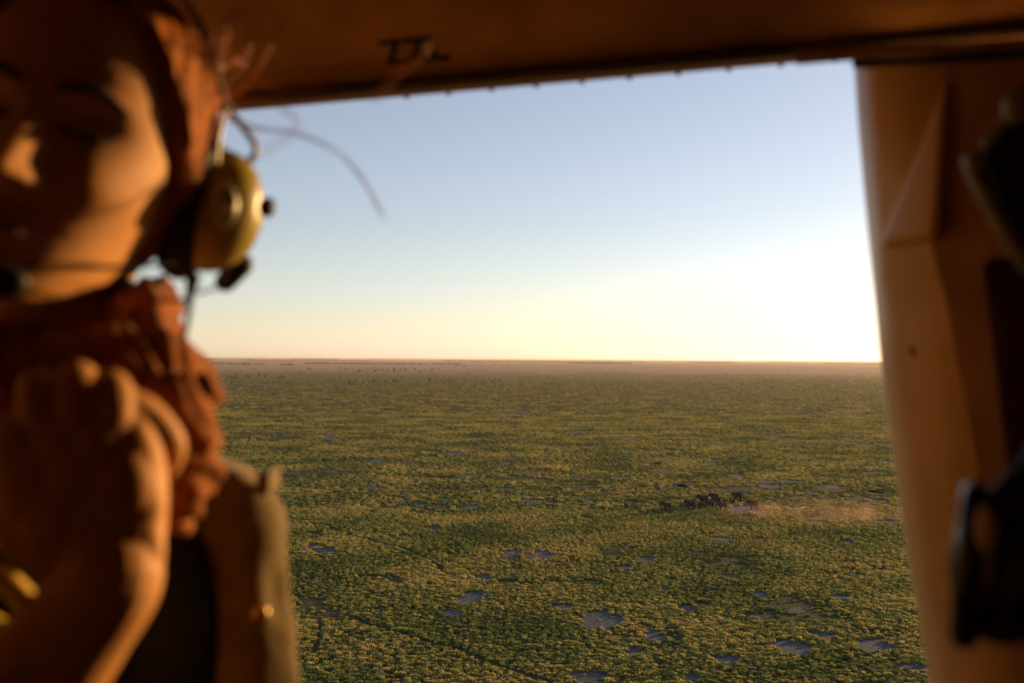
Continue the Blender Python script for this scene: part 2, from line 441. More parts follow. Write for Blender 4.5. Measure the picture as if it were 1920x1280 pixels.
# far woodland line on the horizon
wood_m = foliage_material('far_woodland', [(0.35, (0.02, 0.03, 0.018)), (0.65, (0.045, 0.055, 0.03))], trans=0.1)
def bush_source(seed):
    r = random.Random(seed); mb = MB()
    for k in range(6):
        a = r.random() * 6.28; d = r.random() * .35
        mb.ell((d * math.cos(a), d * math.sin(a), r.uniform(.35, .7)), ((r.uniform(.2, .4), 0, 0), (0, r.uniform(.2, .4), 0), (0, 0, r.uniform(.2, .32))), 7, 5)
    mb.tube([(0, 0, 0), (0, 0, .5)], .05, 5, 1)
    me = bpy.data.meshes.new('wood'); me.from_pydata([tuple(p) for p in mb.v], [], mb.f); me.materials.append(wood_m)
    return bpy.data.objects.new('wood_%d' % seed, me)
woods = [bush_source(s) for s in range(4)]
wx, wy = [], []
for (d, th, l0, l1, n) in ((7200, 250, -.50, -.22, 220), (9500, 700, -.55, -.05, 700), (13500, 1400, -.6, .12, 3000), (19000, 1500, -.6, .5, 7000), (27000, 2500, -.6, .6, 12000), (36000, 2500, -.6, .6, 14000)):
    lat = rng.uniform(l0, l1, n); dd = d + rng.normal(0, th * .4, n) + 900 * np.sin(lat * 9 + d)
    k = vnoise(lat * 4000, np.full(n, float(d)), 160, 9) > .42
    wx.append((lat * dd)[k]); wy.append(dd[k])
wx = np.concatenate(wx); wy = np.concatenate(wy); ws = rng.uniform(5, 12, len(wx)) * (1 + wy / 18000)

# ------------------------------------------------------------------ lone trees on the plain
tree_leaf = mat('tree leaves', (0.018, 0.022, 0.011), 0.95, 0.05, noise=0.8, amount=0.5)
tree_bark = mat('tree bark', (0.03, 0.024, 0.018), 0.95, 0.05, noise=2)
def tree_mesh(seed, flat):
    r = random.Random(seed); mb = MB()
    mb.tube([(0, 0, 0), (.1, 0, 2.2), (.3, .1, 4.5)], [.35, .25, .15], 6, 2)
    mb.tube([(.1, 0, 2.2), (1.2, .2, 3.6), (2.0, .3, 4.6)], [.2, .15, .1], 5, 2)
    mb.tube([(.1, 0, 2.0), (-1.1, -.2, 3.6), (-1.9, -.3, 4.4)], [.2, .15, .1], 5, 2)
    tk = MB(); tk.v, tk.f = mb.v, mb.f; mb = MB()
    for k in range(170):
        a = r.random() * 6.28; d = 3.4 * math.sqrt(r.random())
        zz = 4.6 + r.uniform(-1.0, 1.5) * (1 - (d / 4.2) ** 2) * flat + .5 * math.sin(3 * a + seed)
        c = Vector((d * math.cos(a), d * math.sin(a), zz))
        s = r.uniform(.3, .75)
        q = [Vector((r.uniform(-1, 1), r.uniform(-1, 1), r.uniform(-.5, .5))) * s for _ in range(4)]
        mb.add([c + p for p in q], [(0, 1, 2), (0, 2, 3), (1, 3, 2)])
    out = []
    for nm, q, mt in (('tree', tk, tree_bark), ('crown', mb, tree_leaf)):
        me = bpy.data.meshes.new(nm); me.from_pydata([tuple(p) for p in q.v], [], q.f); me.materials.append(mt); out.append(me)
    return out
tmesh = [tree_mesh(i, f) for i, f in enumerate((1.0, .7, 1.3, .6))]
spots = [(160,200),(200,190),(205,212),(225,200),(260,205),(272,208),(280,195),(285,212),(305,195),(300,210),(314,213),(340,217),(370,200),(378,204),(435,200),(440,192),(470,205),(475,195),(545,210),(560,206),(575,207),
 (670,185),(715,157),(725,158),(615,157),(410,157),(573,155),(750,200),(895,205),(980,220),(1025,232),(1045,222),(1060,235),(1080,225),(1085,233),(1150,228),(1190,222),(1198,226),(1212,229),
 (1320,248),(1395,220),(1400,223),(1470,240),(1515,230),(1750,235),(1790,228),(515,307),(528,306),(1265,258),(1700,245),(945,245)]
r2 = random.Random(3)
for k in range(46):
    spots.append((r2.gauss(1150, 140), 160 + r2.gauss(0, 4) + (r2.random() < .2) * 14))
for k in range(14): spots.append((r2.uniform(1450, 1900), r2.uniform(130, 172)))
for k, (zx, zy) in enumerate(spots):
    p = ground(340 + zx / 3, 640 + zy / 3 + 1.0)
    o = bpy.data.objects.new('tree', tmesh[k % 4][0]); COL.objects.link(o)
    cw = bpy.data.objects.new('crown', tmesh[k % 4][1]); COL.objects.link(cw); cw.parent = o
    o.location = p; s = r2.uniform(.65, 1.25) * (0.55 + p.y / 6000); o.scale = (s * r2.uniform(.9, 1.5), s * 1.1, s); o.rotation_euler = (0, 0, r2.random() * 6.28)
    tag(o, 'small dark tree standing far out on the open plain below the horizon', 'tree', 'scattered trees far out on the plain')

# ------------------------------------------------------------------ elephants
ele_m = mat('elephant hide', (0.038, 0.034, 0.031), 0.9, 0.15, noise=1.5, amount=0.35, bump=0.5, bscale=6)
ivory = mat('ivory', (0.5, 0.45, 0.36), 0.5, 0.3)
def elephant_body(walk):
    """stands at origin, faces -X, 3 m at the shoulder"""
    mb = MB()
    mb.ell((.15, 0, 2.0), ((1.45, 0, .08), (0, .82, 0), (-.04, 0, .88)))
    mb.ell((-.75, 0, 2.15), ((.8, 0, 0), (0, .68, 0), (0, 0, .88)))
    mb.ell((1.05, 0, 1.95), ((.72, 0, 0), (0, .70, 0), (0, 0, .85)))
    mb.ell((.2, 0, 2.62), ((1.1, 0, 0), (0, .35, 0), (0, 0, .28)))
    mb.ell((-1.75, 0, 2.5), ((.62, 0, .1), (0, .5, 0), (-.1, 0, .62)))
    mb.ell((-1.5, 0, 2.85), ((.42, 0, 0), (0, .36, 0), (0, 0, .32)))
    mb.tube([(-1.0, 0, 2.2), (-1.6, 0, 2.4)], [.65, .52], 14, 3)
    mb.tube([(-2.1, 0, 2.35), (-2.42, 0, 1.85), (-2.5, 0, 1.2), (-2.45, 0, .6), (-2.6, 0, .22)], [.33, .24, .17, .12, .085], 12, 5)
    for (x, y, sw) in ((-.75, .38, walk), (-.75, -.38, -walk), (1.1, .38, -walk * .8), (1.1, -.38, walk * .8)):
        back = x > 0
        mb.tube([(x, y, 1.7), (x + sw * .35 + (.05 if back else -.04), y, 1.0), (x + sw * .75, y, .45), (x + sw + (-.03), y, .1)], [.42, .27, .21, .24], 12, 4)
    mb.tube([(1.7, 0, 2.2), (1.88, 0, 1.7), (1.85, 0, 1.1)], [.09, .05, .035], 6, 3)
    return mb
EB = {w: elephant_body(w).build('body', ele_m, None, remesh=0.085, smit=5) for w in (.25, .4)}
CH = {}
def elephant(px, py, size, heading, walk, label):
    p = ground(px, py)
    t = thing('elephant', p, label, 'elephant', 'elephants crossing the plain in a herd')
    wk = .25 if walk < .34 else .4
    def piece(key, make):
        if key not in CH:
            CH[key] = make()
        else:
            o = CH[key].copy(); COL.objects.link(o); CH[key] = o
        CH[key].parent = t
    piece(('b', wk), lambda: EB[wk])
    for sy in (1, -1):
        v0 = [(-1.45, .42, 2.85), (-1.1, .62, 3.0), (-.72, .80, 2.75), (-.66, .86, 2.3), (-.86, .78, 1.85), (-1.18, .60, 1.6), (-1.42, .46, 2.0)]
        piece(('e', sy), lambda: MB().slab([(x, y * sy, z) for x, y, z in v0], (-.03, .09 * sy, 0)).build('ear', ele_m, None, sub=1))
        piece(('t', sy), lambda: MB().tube([(-2.05, .22 * sy, 2.0), (-2.4, .3 * sy, 1.7), (-2.8, .32 * sy, 1.68)], [.07, .055, .02], 7, 4).build('tusk', ivory, None))
    t.rotation_euler = (0, 0, R_(heading)); t.scale = (size,) * 3
    return t
EL = [(1175, 955, .85, 62, .25, 'elephant far ahead of the herd at its left end, turned towards us'),
      (1251, 956, .88, 10, .35, 'elephant walking alone between the leader and the main bunch'),
      (1295, 954, 1.0, 4, .4, 'elephant leading the main bunch with its trunk hanging down'),
      (1317, 952, .62, 8, .25, 'calf half as tall, close behind the elephant leading the bunch'),
      (1319, 945, 1.12, 12, .3, 'largest elephant, pale broad flank, in the middle of the bunch'),
      (1332, 951, .80, 6, .3, 'young elephant in front of the flank of the largest one'),
      (1339, 939, .95, -6, .3, 'farthest elephant of the tight bunch, behind the largest'),
      (1344, 945, .85, 9, .35, 'elephant at the right rear of the tight bunch, just behind it'),
      (1355, 957, .92, 5, .4, 'elephant nearest to us at the left rim of the dusty pan'),
      (1374, 945, .55, -4, .3, 'small calf on its own between the bunch and the far elephant'),
      (1383, 938, 1.0, 6, .3, 'elephant standing highest in the picture behind the small calf'),
      (1413, 954.5, 1.05, 6, .45, 'rearmost elephant striding through dust on the pale pan')]
for e in EL: elephant(*e)

# dust kicked up behind the herd
dust_m = bpy.data.materials.new('dust'); dust_m.use_nodes = True
def _dm():
    n = dust_m.node_tree.nodes; l = dust_m.node_tree.links; n.remove(n['Principled BSDF'])
    pv = n.new('ShaderNodeVolumePrincipled'); pv.inputs['Color'].default_value = (0.85, 0.55, 0.40, 1); pv.inputs['Anisotropy'].default_value = 0.3
    tc = n.new('ShaderNodeTexCoord')
    nz = n.new('ShaderNodeTexNoise'); nz.inputs['Scale'].default_value = 0.12; nz.inputs['Detail'].default_value = 4
    l.new(tc.outputs['Object'], nz.inputs['Vector'])
    # fade towards the hull of the cloud
    ge = n.new('ShaderNodeTexGradient'); ge.gradient_type = 'SPHERICAL'
    mp = n.new('ShaderNodeMapping'); mp.inputs['Scale'].default_value = (1 / 44, 1 / 18, 1 / 5.5)
    l.new(tc.outputs['Object'], mp.inputs['Vector']); l.new(mp.outputs[0], ge.inputs['Vector'])
    m1 = n.new('ShaderNodeMapRange'); m1.inputs['From Min'].default_value = .42; m1.inputs['From Max'].default_value = .75; l.new(nz.outputs['Fac'], m1.inputs['Value'])
    mu = n.new('ShaderNodeMath'); mu.operation = 'MULTIPLY'; l.new(m1.outputs[0], mu.inputs[0]); l.new(ge.outputs['Fac'], mu.inputs[1])
    m2 = n.new('ShaderNodeMath'); m2.operation = 'MULTIPLY'; l.new(mu.outputs[0], m2.inputs[0]); m2.inputs[1].default_value = 0.036
    l.new(m2.outputs[0], pv.inputs['Density']); l.new(pv.outputs[0], n['Material Output'].inputs['Volume'])
_dm()
dc = ground(1545, 974)
do = MB().ell(dc + Vector((0, 0, 1.2)), ((44, 0, 0), (0, 18, 0), (0, 0, 5.5)), 24, 12).build('dust', dust_m, origin=dc + Vector((0, 0, 1.2)))
do['kind'] = 'stuff'; do['label'] = 'thin orange dust drifting over the grass behind the elephants'

# ------------------------------------------------------------------ aircraft cabin
SC = 0.86
e1 = Vector((0.9472, -0.3206, 0)) * SC; e2 = Vector((0.3206, 0.9472, 0)) * SC; EZ = Vector((0, 0, 1)) * SC
def PC(px, py, d): return P(px, py, d * SC)
def K(a, b, h): return CAMP + e1 * a + e2 * b + EZ * h       # cabin coordinates: along wall, outward, up
WB = 1.163
liner = mat('brown headliner', (0.34, 0.185, 0.065), 0.75, 0.25, noise=14, amount=0.25, bump=0.15, bscale=220)
tan = mat('tan painted pillar', (0.70, 0.49, 0.20), 0.38, 0.45, noise=6, amount=0.12, bump=0.05, bscale=160)
rail_m = mat('door rail', (0.42, 0.20, 0.08), 0.45, 0.4, noise=25, amount=0.3)
lip_m = mat('dark lip', (0.05, 0.035, 0.025), 0.6, 0.3)
shade_letter_m = mat('black shade and lettering', (0.012, 0.011, 0.011), 0.7, 0.3)  # black for the lettering and the painted shade under the lip
maroon = mat('dark maroon trim', (0.030, 0.008, 0.006), 0.95, 0.05, bump=.2, bscale=120)
screw_m = mat('dark screw', (0.05, 0.03, 0.02), 0.5, 0.5, metallic=0.6)
carpet = mat('cabin carpet', (0.28, 0.17, 0.08), 0.95, 0.1, noise=60, bump=.4, bscale=200)
cab = thing('aircraft_cabin', K(0, 0.2, -1.0), 'brown lined cabin of a small aircraft framing an open doorway', 'cabin')
# headliner
mb = MB()
prof = [(WB - 0.012, 0.351), (1.09, 0.40), (0.99, 0.50), (0.85, 0.56), (0.45, 0.58), (-0.5, 0.54), (-0.95, 0.36)]
nA = 9; aa = [-1.7 + 3.2 * i / (nA - 1) for i in range(nA)]
v = []; f = []
for (b_, h_) in prof:
    for a_ in aa: v.append(K(a_, b_, h_))
for j in range(len(prof) - 1):
    for i in range(nA - 1): f.append((j * nA + i, j * nA + i + 1, (j + 1) * nA + i + 1, (j + 1) * nA + i))
nv_ = len(v)
v2 = [p + EZ * 0.04 for p in v]; f2 = [tuple(i + nv_ for i in reversed(q)) for q in f]
edge = list(range(nA)) + [j * nA + nA - 1 for j in range(1, len(prof))] + [(len(prof) - 1) * nA + i for i in range(nA - 2, -1, -1)] + [j * nA for j in range(len(prof) - 2, 0, -1)]
fs = [(edge[i], edge[(i + 1) % len(edge)], edge[(i + 1) % len(edge)] + nv_, edge[i] + nv_) for i in range(len(edge))]
headliner = mb.add(v + v2, f + f2 + fs).build('headliner', liner, cab)
# door rail along the top of the opening, with a rolled lip inside it
rail = MB().box(K(-0.1, WB + 0.022, 0.3875), (e1 * 1.6, e2 * 0.030, EZ * 0.038)).build('door_rail', rail_m, cab, bevel=0.006)
MB().tube([K(-1.7, WB - 0.016, 0.346), K(0.0, WB - 0.016, 0.346), K(0.42, WB - 0.022, 0.346), K(1.5, WB - 0.06, 0.346)], 0.0055, 10, 8).build('lip', lip_m, cab)
for i in range(15):
    MB().ell(K(-0.56 + i * 0.0605, WB + 0.046, 0.349), (e1 * .004, e2 * .004, EZ * .0028), 10, 6).build('rivet', screw_m, rail)
# placard letters
def on_plane(px, py, p0, p1):
    nrm = (p1 - p0).cross(e1).normalized(); dr = PC(px, py, 1) - CAMP
    return CAMP + dr * ((p0 - CAMP).dot(nrm) / dr.dot(nrm)) - nrm * (0.001 if nrm.dot(dr) > 0 else -0.001)
def lettering(txt, origin, right, up, size, mt, parent):
    c = bpy.data.curves.new('t', 'FONT'); c.body = txt; c.size = size; c.extrude = 0.0006; c.align_x = 'CENTER'; c.align_y = 'CENTER'; c.offset = 0.0009
    to = bpy.data.objects.new('t', c); COL.objects.link(to)
    dg = bpy.context.evaluated_depsgraph_get(); me = bpy.data.meshes.new_from_object(to.evaluated_get(dg)); bpy.data.objects.remove(to)
    nrm = right.cross(up).normalized(); M4 = Matrix((right.normalized(), up.normalized(), nrm)).transposed().to_4x4(); M4.translation = origin - Vector(parent['_o'])
    me.transform(M4); me.materials.clear(); me.materials.append(mt)
    o = bpy.data.objects.new('lettering', me); COL.objects.link(o); o.parent = parent; return o
up_l = (K(0, 1.09, .40) - K(0, WB - .012, .351)).normalized()     # the headliner runs inward and upward
lettering('ZZL', on_plane(776, 97, K(0, WB - .012, .351), K(0, 1.09, .40)), e1, up_l, 0.042, shade_letter_m, headliner)
# door pillar: curved strip leaning out towards the bottom
PL = [(1603,98),(1605,120),(1610,200),(1622,330),(1634,455),(1645,560),(1655,670),(1672,800),(1690,930),(1712,1080),(1730,1180),(1748,1290),(1785,1500)]
PRt = [(1778,86),(1778,108),(1776,200),(1764,330),(1750,450),(1778,560),(1798,670),(1826,800),(1850,930),(1872,1080),(1890,1180),(1906,1290),(1940,1500)]
dL = [1.055, 1.055, 1.06, 1.07, 1.085] + [1.10] * 8
dR = [1.005, 1.005, 1.005, 1.0, 1.0, 1.01, 1.02, 1.025, 1.03, 1.03, 1.03, 1.03, 1.03]
def resample(pts, n):
    o = []
    for i in range(n):
        t = i / (n - 1) * (len(pts) - 1); k = min(int(t), len(pts) - 2); u = t - k
        p0, p1, p2, p3 = [Vector(pts[min(max(j, 0), len(pts) - 1)]) for j in (k - 1, k, k + 1, k + 2)]
        o.append(0.5 * ((2 * p1) + (p2 - p0) * u + (2 * p0 - 5 * p1 + 4 * p2 - p3) * u * u + (3 * p1 - p0 - 3 * p2 + p3) * u ** 3))
    return o
Lp = resample([PC(*p, d) for p, d in zip(PL, dL)], 60); Rp = resample([PC(*p, d) for p, d in zip(PRt, dR)], 60)
pv_, pf_ = [], []; NCp = 16
for i in range(60):
    for j in range(NCp):
        t = j / (NCp - 1)
        # rounded inner edge: the first fifth curls outward, away from the cabin
        dep = 0.045 * max(0, 1 - t / .22) ** 2.2 - .006 * math.sin(math.pi * min(1, max(0, (t - .2) / .8)))
        pv_.append(Lp[i].lerp(Rp[i], max(t, .0) * .97 + .03 * (1 - (1 - t) ** 2)) + e2 * dep)
NV_ = len(pv_)
pv_ += [p + e2 * 0.05 for p in pv_]
for i in range(59):
    for j in range(NCp - 1):
        q = (i * NCp + j, i * NCp + j + 1, (i + 1) * NCp + j + 1, (i + 1) * NCp + j); pf_.append(q); pf_.append(tuple(x + NV_ for x in reversed(q)))
    for j in (0, NCp - 1): pf_.append((i * NCp + j, (i + 1) * NCp + j, (i + 1) * NCp + j + NV_, i * NCp + j + NV_))
for i in (0, 59):
    for j in range(NCp - 1): pf_.append((i * NCp + j, i * NCp + j + 1, i * NCp + j + 1 + NV_, i * NCp + j + NV_))
pillar = MB().add(pv_, pf_).build('door_pillar', tan, cab)
MB().tube([PC(1500, 109, 1.08), PC(1600, 101, 1.05), PC(1760, 96, .985), PC(1960, 84, .93)], .0062, 10, 6).build('lip', mat('worn brown lip', (0.24, 0.14, 0.06), .5, .35, noise=40), cab)
MB().tube([PC(1606, 120, 1.062), PC(1700, 114, 1.015), PC(1780, 110, .975), PC(1960, 99, .925)], .0042, 8, 6).build('gap_shade', shade_letter_m, cab)  # black tube in place of the shadow line below the lip
# triangular facet added proud of the pillar, tilted to show a sky reflection
A = PC(1642, 466, 1.045); B = PC(1756, 446, 0.972); C_ = PC(1776, 128, 0.990)
MB().slab([A, B, C_], e2 * 0.03 + e1 * 0.01).build('facet', tan, pillar, bevel=0.010)
# inner side of the pillar, dark trim further right
Rq = [PC(x - 4, y, d - 0.004) for (x, y), d in zip(PRt, dR)]
Rr = [PC(x + 460, y, 0.86) for (x, y) in PRt]
MB().strip(Rq, Rr, e2 * 0.05).build('side_wall', mat('brown side lining', (0.34, 0.19, 0.07), 0.7, 0.3, noise=10, bump=.1, bscale=150), cab, smooth=False)
MB().strip([PC(1846, 480, .90), PC(1868, 640, .90), PC(1888, 820, .90), PC(1915, 1000, .90), PC(1945, 1200, .90)],
           [PC(2060, 480, .80), PC(2080, 640, .80), PC(2100, 820, .80), PC(2130, 1000, .80), PC(2160, 1200, .80)], e2 * 0.035).build('trim_panel', maroon, cab, smooth=False, bevel=.008)
for px, py, d in ((1670, 203, 1.055), (1718, 658, 1.062)):
    MB().ell(PC(px, py, d), (RX * .0058, UP * .0058, F * .003), 12, 6).build('screw', screw_m, pillar)
# shell: floor, sill wall, wall behind the camera, ends
MB().box(K(-0.1, 0.1, -1.02), (e1 * 1.65, e2 * 1.1, EZ * 0.02)).build('floor', carpet, cab)
MB().box(K(-0.1, WB + 0.03, -0.76), (e1 * 1.6, e2 * 0.03, EZ * 0.24)).build('door_sill', liner, cab, bevel=.01)
MB().box(K(-0.1, -0.98, -0.33), (e1 * 1.6, e2 * 0.03, EZ * 0.69)).build('far_wall', tan, cab)
MB().box(K(-1.73, 0.1, -0.25), (e1 * 0.03, e2 * 1.1, EZ * 0.79)).build('bulkhead', liner, cab)
MB().box(K(1.53, 0.1, -0.25), (e1 * 0.03, e2 * 1.1, EZ * 0.79)).build('front_panel', liner, cab)
MB().strip([PC(1935, -60, 1.0), PC(1960, 1500, 1.0)], [K(1.5, WB, .6), K(1.5, WB, -1.0)], e2 * 0.04).build('outer_skin', liner, cab, smooth=False)

# black fittings on the right
blk = mat('black gloss plastic', (0.008, 0.008, 0.009), 0.22, 0.5, amount=.2)
blk2 = mat('black matt plastic', (0.012, 0.012, 0.012), 0.6, 0.3, amount=.2)
olive = mat('worn olive metal', (0.16, 0.14, 0.085), 0.45, 0.5, metallic=0.3, noise=40)
br = thing('folding_visor', PC(1880, 330, .82), 'black folded visor with worn olive metal edging beside the door pillar', 'visor')
MB().slab([PC(1838, 300, .83), PC(1935, 165, .80), PC(2030, 300, .78), PC(1935, 485, .80)], F * 0.014).build('visor_panel', blk2, br, bevel=.004, smooth=False)
MB().tube([PC(1822, 302, .82), PC(1850, 365, .815), PC(1895, 445, .805), PC(1930, 500, .80)], .0068, 10, 5).build('edge_strip', olive, br)
MB().tube([PC(1856, 268, .82), PC(1884, 232, .81), PC(1905, 205, .80), PC(1930, 168, .80)], .0060, 10, 5).build('edge_strip', olive, br)
MB().ell(PC(1906, 200, .79), (RX * .009, UP * .013, F * .008)).build('hinge', mat('grey hinge', (0.30, 0.27, 0.2), .4, .5), br)
MB().ell(PC(1827, 302, .805), (RX * .007, UP * .008, F * .006)).build('corner_stud', mat('tan stud', (0.35, 0.25, 0.15), .4, .5), br)

hs2 = thing('spare_headset', PC(1860, 1060, .62), 'glossy black spare headset hanging against the tan door pillar', 'headset')
def ring(mb, c, u, w_, r, n=28):
    pts = [Vector(c) + Vector(u) * math.cos(2 * math.pi * i / n) + Vector(w_) * math.sin(2 * math.pi * i / n) for i in range(n + 1)]
    return mb.tube(pts, r, 12, 1)
tilt_u = (UP * .98 + RX * .08).normalized()
ring(MB(), PC(1818, 1058, .60), tilt_u * .0365, (RX * .0085 + F * .018), .0072).build('ear_cushion', blk, hs2)
MB().ell(PC(1880, 1058, .612), (RX * .0235 - F * .006, tilt_u * .0425, F * .030), 32, 20).build('ear_cup', blk, hs2, sub=1)
MB().tube([PC(1870, 935, .61), PC(1900, 905, .61), PC(1940, 860, .62), PC(1980, 760, .63)], .006, 10, 5).build('headband', blk2, hs2)
MB().tube([PC(1868, 1140, .62), PC(1905, 1180, .62), PC(1960, 1190, .63), PC(2000, 1230, .64)], .007, 10, 5).build('yoke', blk2, hs2)
MB().ell(PC(1848, 990, .560), (RX * .0045, UP * .011, F * .003)).build('painted_glint', mat('peach painted glint', (0.80, 0.58, 0.42), .8, .2), hs2)  # pale peach spot painting a light reflection onto the black cup

# ------------------------------------------------------------------ the passenger
skin = mat('skin', (0.46, 0.215, 0.065), 0.6, 0.2, noise=18, amount=0.08, sss=0.12, bump=.06, bscale=300)
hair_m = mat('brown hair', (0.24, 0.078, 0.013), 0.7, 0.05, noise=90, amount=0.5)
scarf_m = mat('rust scarf', (0.25, 0.080, 0.014), 0.9, 0.1, noise=60, amount=0.35, sheen=0.12, bump=.4, bscale=260)
jacket_m = mat('khaki jacket', (0.19, 0.135, 0.052), 0.9, 0.08, noise=40, amount=0.25, sheen=0.2, bump=.3, bscale=400)
shirt_m = mat('navy shirt', (0.02, 0.024, 0.035), 0.85, 0.15, bump=.3, bscale=300)
lash_m = mat('dark brow hair', (0.02, 0.010, 0.006), 0.8, 0.2)
lip_skin = mat('lips', (0.40, 0.15, 0.10), 0.5, 0.4, noise=60, amount=.1)
person = thing('person', P(60, 2100, .76), 'person in a khaki jacket and rust scarf wearing an aviation headset, clutching the scarf', 'person')

# head frame: her face turned to the left of the picture, crown tilted to the right
yaw, rl, pt = R_(-5), R_(13), R_(4)
hx = RX * math.cos(yaw) - F * math.sin(yaw)
hy = -RX * math.sin(yaw) - F * math.cos(yaw)
hz = UP.copy()
hy, hz = hy * math.cos(pt) + hz * math.sin(pt), hz * math.cos(pt) - hy * math.sin(pt)
q = Matrix.Rotation(rl, 3, F)    # clockwise in the picture
hx, hy, hz = q @ hx, q @ hy, q @ hz
HS = 1.02
eye_l = Vector((.032, .082, 0)) * HS
H0 = P(162, 240, .655) - (hx * eye_l.x + hy * eye_l.y + hz * eye_l.z)
def HD(x, y, z): return H0 + (hx * x + hy * y + hz * z) * HS
PROF = [(-.121, .006, .078, .050), (-.117, .020, .089, .030), (-.108, .033, .095, .005), (-.096, .043, .096, -.02), (-.080, .052, .093, -.04), (-.060, .059, .091, -.052), (-.040, .065, .092, -.062),
        (-.020, .069, .090, -.075), (0, .071, .087, -.09), (.02, .072, .090, -.098), (.04, .073, .091, -.102), (.06, .071, .086, -.100), (.08, .064, .073, -.09), (.10, .049, .048, -.07), (.114, .026, .017, -.043), (.119, .006, -.008, -.02)]
pz = np.array([p[0] for p in PROF])
def prof(z):
    a, b, c = [float(np.interp(z, pz, [p[i] for p in PROF])) for i in (1, 2, 3)]
    return a * (1.07 if z < 0 else 1.07 - .07 * min(1, z / .05)), b, c
def G(x, z, cx, cz, sx, sz): return math.exp(-((x - cx) / sx) ** 2 - ((z - cz) / sz) ** 2)
def face_add(x, z):
    d = 0.0
    if -.058 < z < .012:
        t = (.012 - z) / .056
        amp = .005 + .025 * min(1, max(0, t)) ** 1.15
        if z < -.044: amp *= max(0, 1 - (-.044 - z) / .012)
        d += amp * math.exp(-(x / (.0075 + .0065 * min(1, max(0, t)))) ** 2)
    d += .005 * (G(x, z, .014, -.043, .006, .006) + G(x, z, -.014, -.043, .006, .006))
    for s in (1, -1):
        d -= .010 * G(x, z, s * .031, .003, .016, .012)
        d += .0055 * G(x, z, s * .032, -.001, .012, .008)
        d += .0035 * G(x, z, s * .030, .020, .020, .007)
        d += .005 * G(x, z, s * .044, -.032, .018, .016)
    d += .0055 * G(x, z, 0, -.0655, .019, .0045) + .0065 * G(x, z, 0, -.078, .017, .0055) - .004 * G(x, z, 0, -.0718, .022, .0025)
    d += .005 * G(x, z, 0, -.105, .016, .010) - .002 * G(x, z, 0, -.090, .02, .005)
    return d
hv = []; hf = []; NZ, NT = 110, 120
for j in range(NZ + 1):
    z = -.121 + .240 * (0.5 - 0.5 * math.cos(math.pi * j / NZ))
    w_, yf, yb = prof(z)
    for i in range(NT):
        t = 2 * math.pi * i / NT
        sx, cy_ = math.sin(t), math.cos(t)
        x = w_ * math.copysign(abs(sx) ** .92, sx); mid = yb * .55 + yf * .45 if yf > yb else yf
        y = mid + ((yf - mid) if cy_ > 0 else (mid - yb)) * math.copysign(abs(cy_) ** .85, cy_)
        if cy_ > 0: y += face_add(x, z) * min(1, cy_ * 2.2)
        hv.append((x, y, z))
for j in range(NZ):
    for i in range(NT):
        hf.append((j * NT + i, j * NT + (i + 1) % NT, (j + 1) * NT + (i + 1) % NT, (j + 1) * NT + i))
hf.append(tuple(reversed(range(NT)))); hf.append(tuple(NZ * NT + i for i in range(NT)))
body = MB(); body.add([HD(*p) for p in hv], hf)
# ears under the cups, neck, shoulders core
body.ell(HD(.071, -.01, -.015), (hx * .008, hy * .016, hz * .028)); body.ell(HD(-.071, -.01, -.015), (hx * .008, hy * .016, hz * .028))
body.tube([HD(0, -.035, -.03), HD(.0, -.04, -.10), P(150, 720, .765), P(130, 860, .77)], [.055, .050, .053, .075], 20, 6)
# right arm: forearm rising from the lower left, wrist, back of the hand
wrist = P(212, 1085, .575); elbow = P(-130, 1560, .60)
body.tube([elbow, P(60, 1290, .585), P(160, 1160, .578), wrist, P(200, 1040, .580), P(190, 1005, .583)], [.044, .037, .031, .028, .027, .024], 18, 6)
# palm: flattened block between wrist and knuckle row
for (px, py, d, r) in ((200, 1000, .581, .030), (120, 960, .578, .030), (225, 920, .580, .024), (150, 900, .578, .027), (70, 900, .578, .027), (195, 840, .582, .018), (120, 835, .580, .019), (45, 840, .580, .019)):
    body.ell(P(px, py, d), (RX * r, UP * r * 1.25, F * .021))
body.ell(P(152, 945, .580), (RX * .049, UP * .054, F * .0215)); body.ell(P(200, 1030, .579), (RX * .034, UP * .044, F * .0180))
body.tube([P(222, 1070, .580), P(246, 970, .584), P(258, 880, .586), P(238, 790, .588)], [.024, .0205, .0165, .0125], 14, 6)
# fingers: knuckle, middle joint, end joint, tip
FING = [  # little finger splayed over the knot, then ring, middle, index, tips tucked behind the scarf edge
    [(226, 775, .586, .0118), (268, 772, .594, .0108), (318, 828, .604, .0098), (312, 872, .616, .0088)],
    [(214, 758, .582, .0126), (206, 728, .604, .0118), (214, 775, .634, .0105), (222, 815, .640, .0085)],
    [(148, 745, .576, .0130), (146, 714, .602, .0122), (156, 765, .636, .0105), (168, 815, .642, .0088)],
    [(76, 755, .576, .0130), (74, 728, .604, .0120), (88, 775, .636, .0105), (102, 822, .642, .0088)]]
for fg in FING:
    body.tube([P(150 + (fg[0][0] - 150) * .8, 860, .580)] + [P(a, b, c) for a, b, c, r in fg], [.0125] + [r for *_, r in fg], 14, 6)
# thumb on the far side
body.tube([P(60, 1000, .582), P(-20, 930, .590), P(-50, 860, .606), P(-20, 810, .622)], [.019, .016, .0125, .0095], 12, 6)
bo = body.build('body', skin, person, remesh=0.0017, smit=3)
